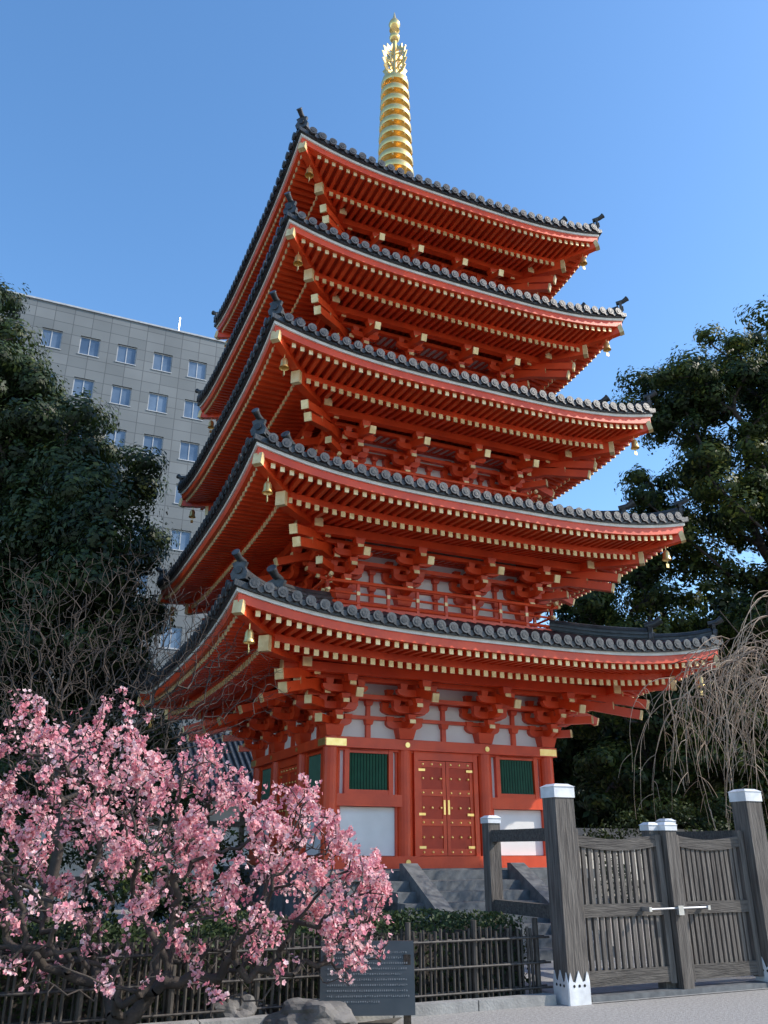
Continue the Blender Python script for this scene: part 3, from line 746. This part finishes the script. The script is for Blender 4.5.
# ------------------------------------------------------------------ office building
OB=root('office_building',(-14.3,50,0),ANG); q=Q()
x0,x1=-30,9; top=35.7; wc=-1.2; sp=2.42; ww=.64; wh=.70
rows=[33.0-3.2*i for i in range(10)]
prev=top
for zc in rows:
    q['facade'].box(x0,x1,0,.4,zc+wh,prev); prev=zc-wh
    k0=int((x0-wc)/sp)+1; k1=int((x1-wc)/sp)-1; px=x0
    for kk in range(k0,k1+1):
        cx=wc+kk*sp
        q['facade'].box(px,cx-ww,.0,.4,zc-wh,zc+wh); px=cx+ww
        q['frame'].box(cx-ww,cx+ww,.12,.2,zc-wh,zc-wh+.07); q['frame'].box(cx-ww,cx+ww,.12,.2,zc+wh-.07,zc+wh)
        for xx in(cx-ww+.03,cx,cx+ww-.03): q['frame'].box(xx-.03,xx+.03,.121,.199,zc-wh+.07,zc+wh-.07)
        q['glass'].box(cx-ww,cx+ww,.16,.18,zc-wh+.01,zc+wh-.01)
        q['frame'].box(cx-ww-.05,cx+ww+.05,-.05,.1,zc-wh-.06,zc-wh)
    q['facade'].box(px,x1,.0,.4,zc-wh,zc+wh)
q['facade'].box(x0,x1,0,.4,0,prev)
q['facade'].box(x0,x1,.401,14,0,top-.4)
q['frame'].box(x0-.1,x1+.1,-.1,.5,top,top+.12)
q['steel'].tube([(-.1,2,top-.5),(-.1,2,top+2.6)],.06,6)
q.emit('office',OB)
# temple hall left
TH=root('temple_hall',(-7.0,33,0),ANG); q=Q()
q['plaster'].box(-5,4.5,0,6,0,3.6); 
for i in range(8): q['wood'].box(-5+i*1.35-.09,-5+i*1.35+.09,-.05,.05,0,3.6)
q['wood'].box(-5.1,4.6,-.07,.06,2.4,2.6); q['wood'].box(-5.1,4.6,-.07,.06,.6,.75)
q['tile'].poly([(-6,-1.2,3.5),(-6,3,6.2),(-6,7.2,3.5),(-6,7.2,3.3),(-6,-1.2,3.3)],(11.5,0,0))
for i in range(46): q['tilecap'].tube([(-5.95+i*.25,-1.22,3.54),(-5.95+i*.25,3,6.25)],.07,6)
q.emit('hall',TH)
TW=root('boundary_wall',(3.5,33,0),ANG); q=Q()
q['plaster'].box(0,22,0,.35,0,2.0); q['tile'].poly([(-.1,-.3,2.0),(-.1,.17,2.4),(-.1,.65,2.0)],(22.2,0,0)); q['concrete'].box(-.05,22.05,-.05,.4,0,.5)
q.emit('wall',TW)
# ------------------------------------------------------------------ light
el=math.radians(37); sdx,sdy=0.99,-0.06; nrm=math.hypot(sdx,sdy); sdx/=nrm; sdy/=nrm
w=bpy.data.worlds.new('World'); S.world=w; w.use_nodes=True; nt=w.node_tree
sk=nt.nodes.new('ShaderNodeTexSky'); sk.sky_type='NISHITA'; sk.sun_disc=False; sk.sun_elevation=el; sk.sun_rotation=math.atan2(sdx,sdy)
sk.air_density=1.1; sk.dust_density=0.6; sk.ozone_density=2.2
hs=nt.nodes.new('ShaderNodeHueSaturation'); hs.inputs['Saturation'].default_value=1.2; hs.inputs['Value'].default_value=1.95
nt.links.new(sk.outputs[0],hs.inputs['Color'])
nt.links.new(hs.outputs[0],nt.nodes['Background'].inputs[0]); nt.nodes['Background'].inputs[1].default_value=0.145
sl=bpy.data.lights.new('sun','SUN'); sl.energy=5.0; sl.angle=math.radians(.5); sl.color=(1,.92,.81)
so=bpy.data.objects.new('sun',sl); COL.objects.link(so)
dv=Vector((sdx*math.cos(el),sdy*math.cos(el),math.sin(el))); so.rotation_euler=dv.to_track_quat('Z','Y').to_euler(); so.location=(0,0,40)
S.view_settings.view_transform='Standard'; S.view_settings.look='None'; S.view_settings.exposure=0
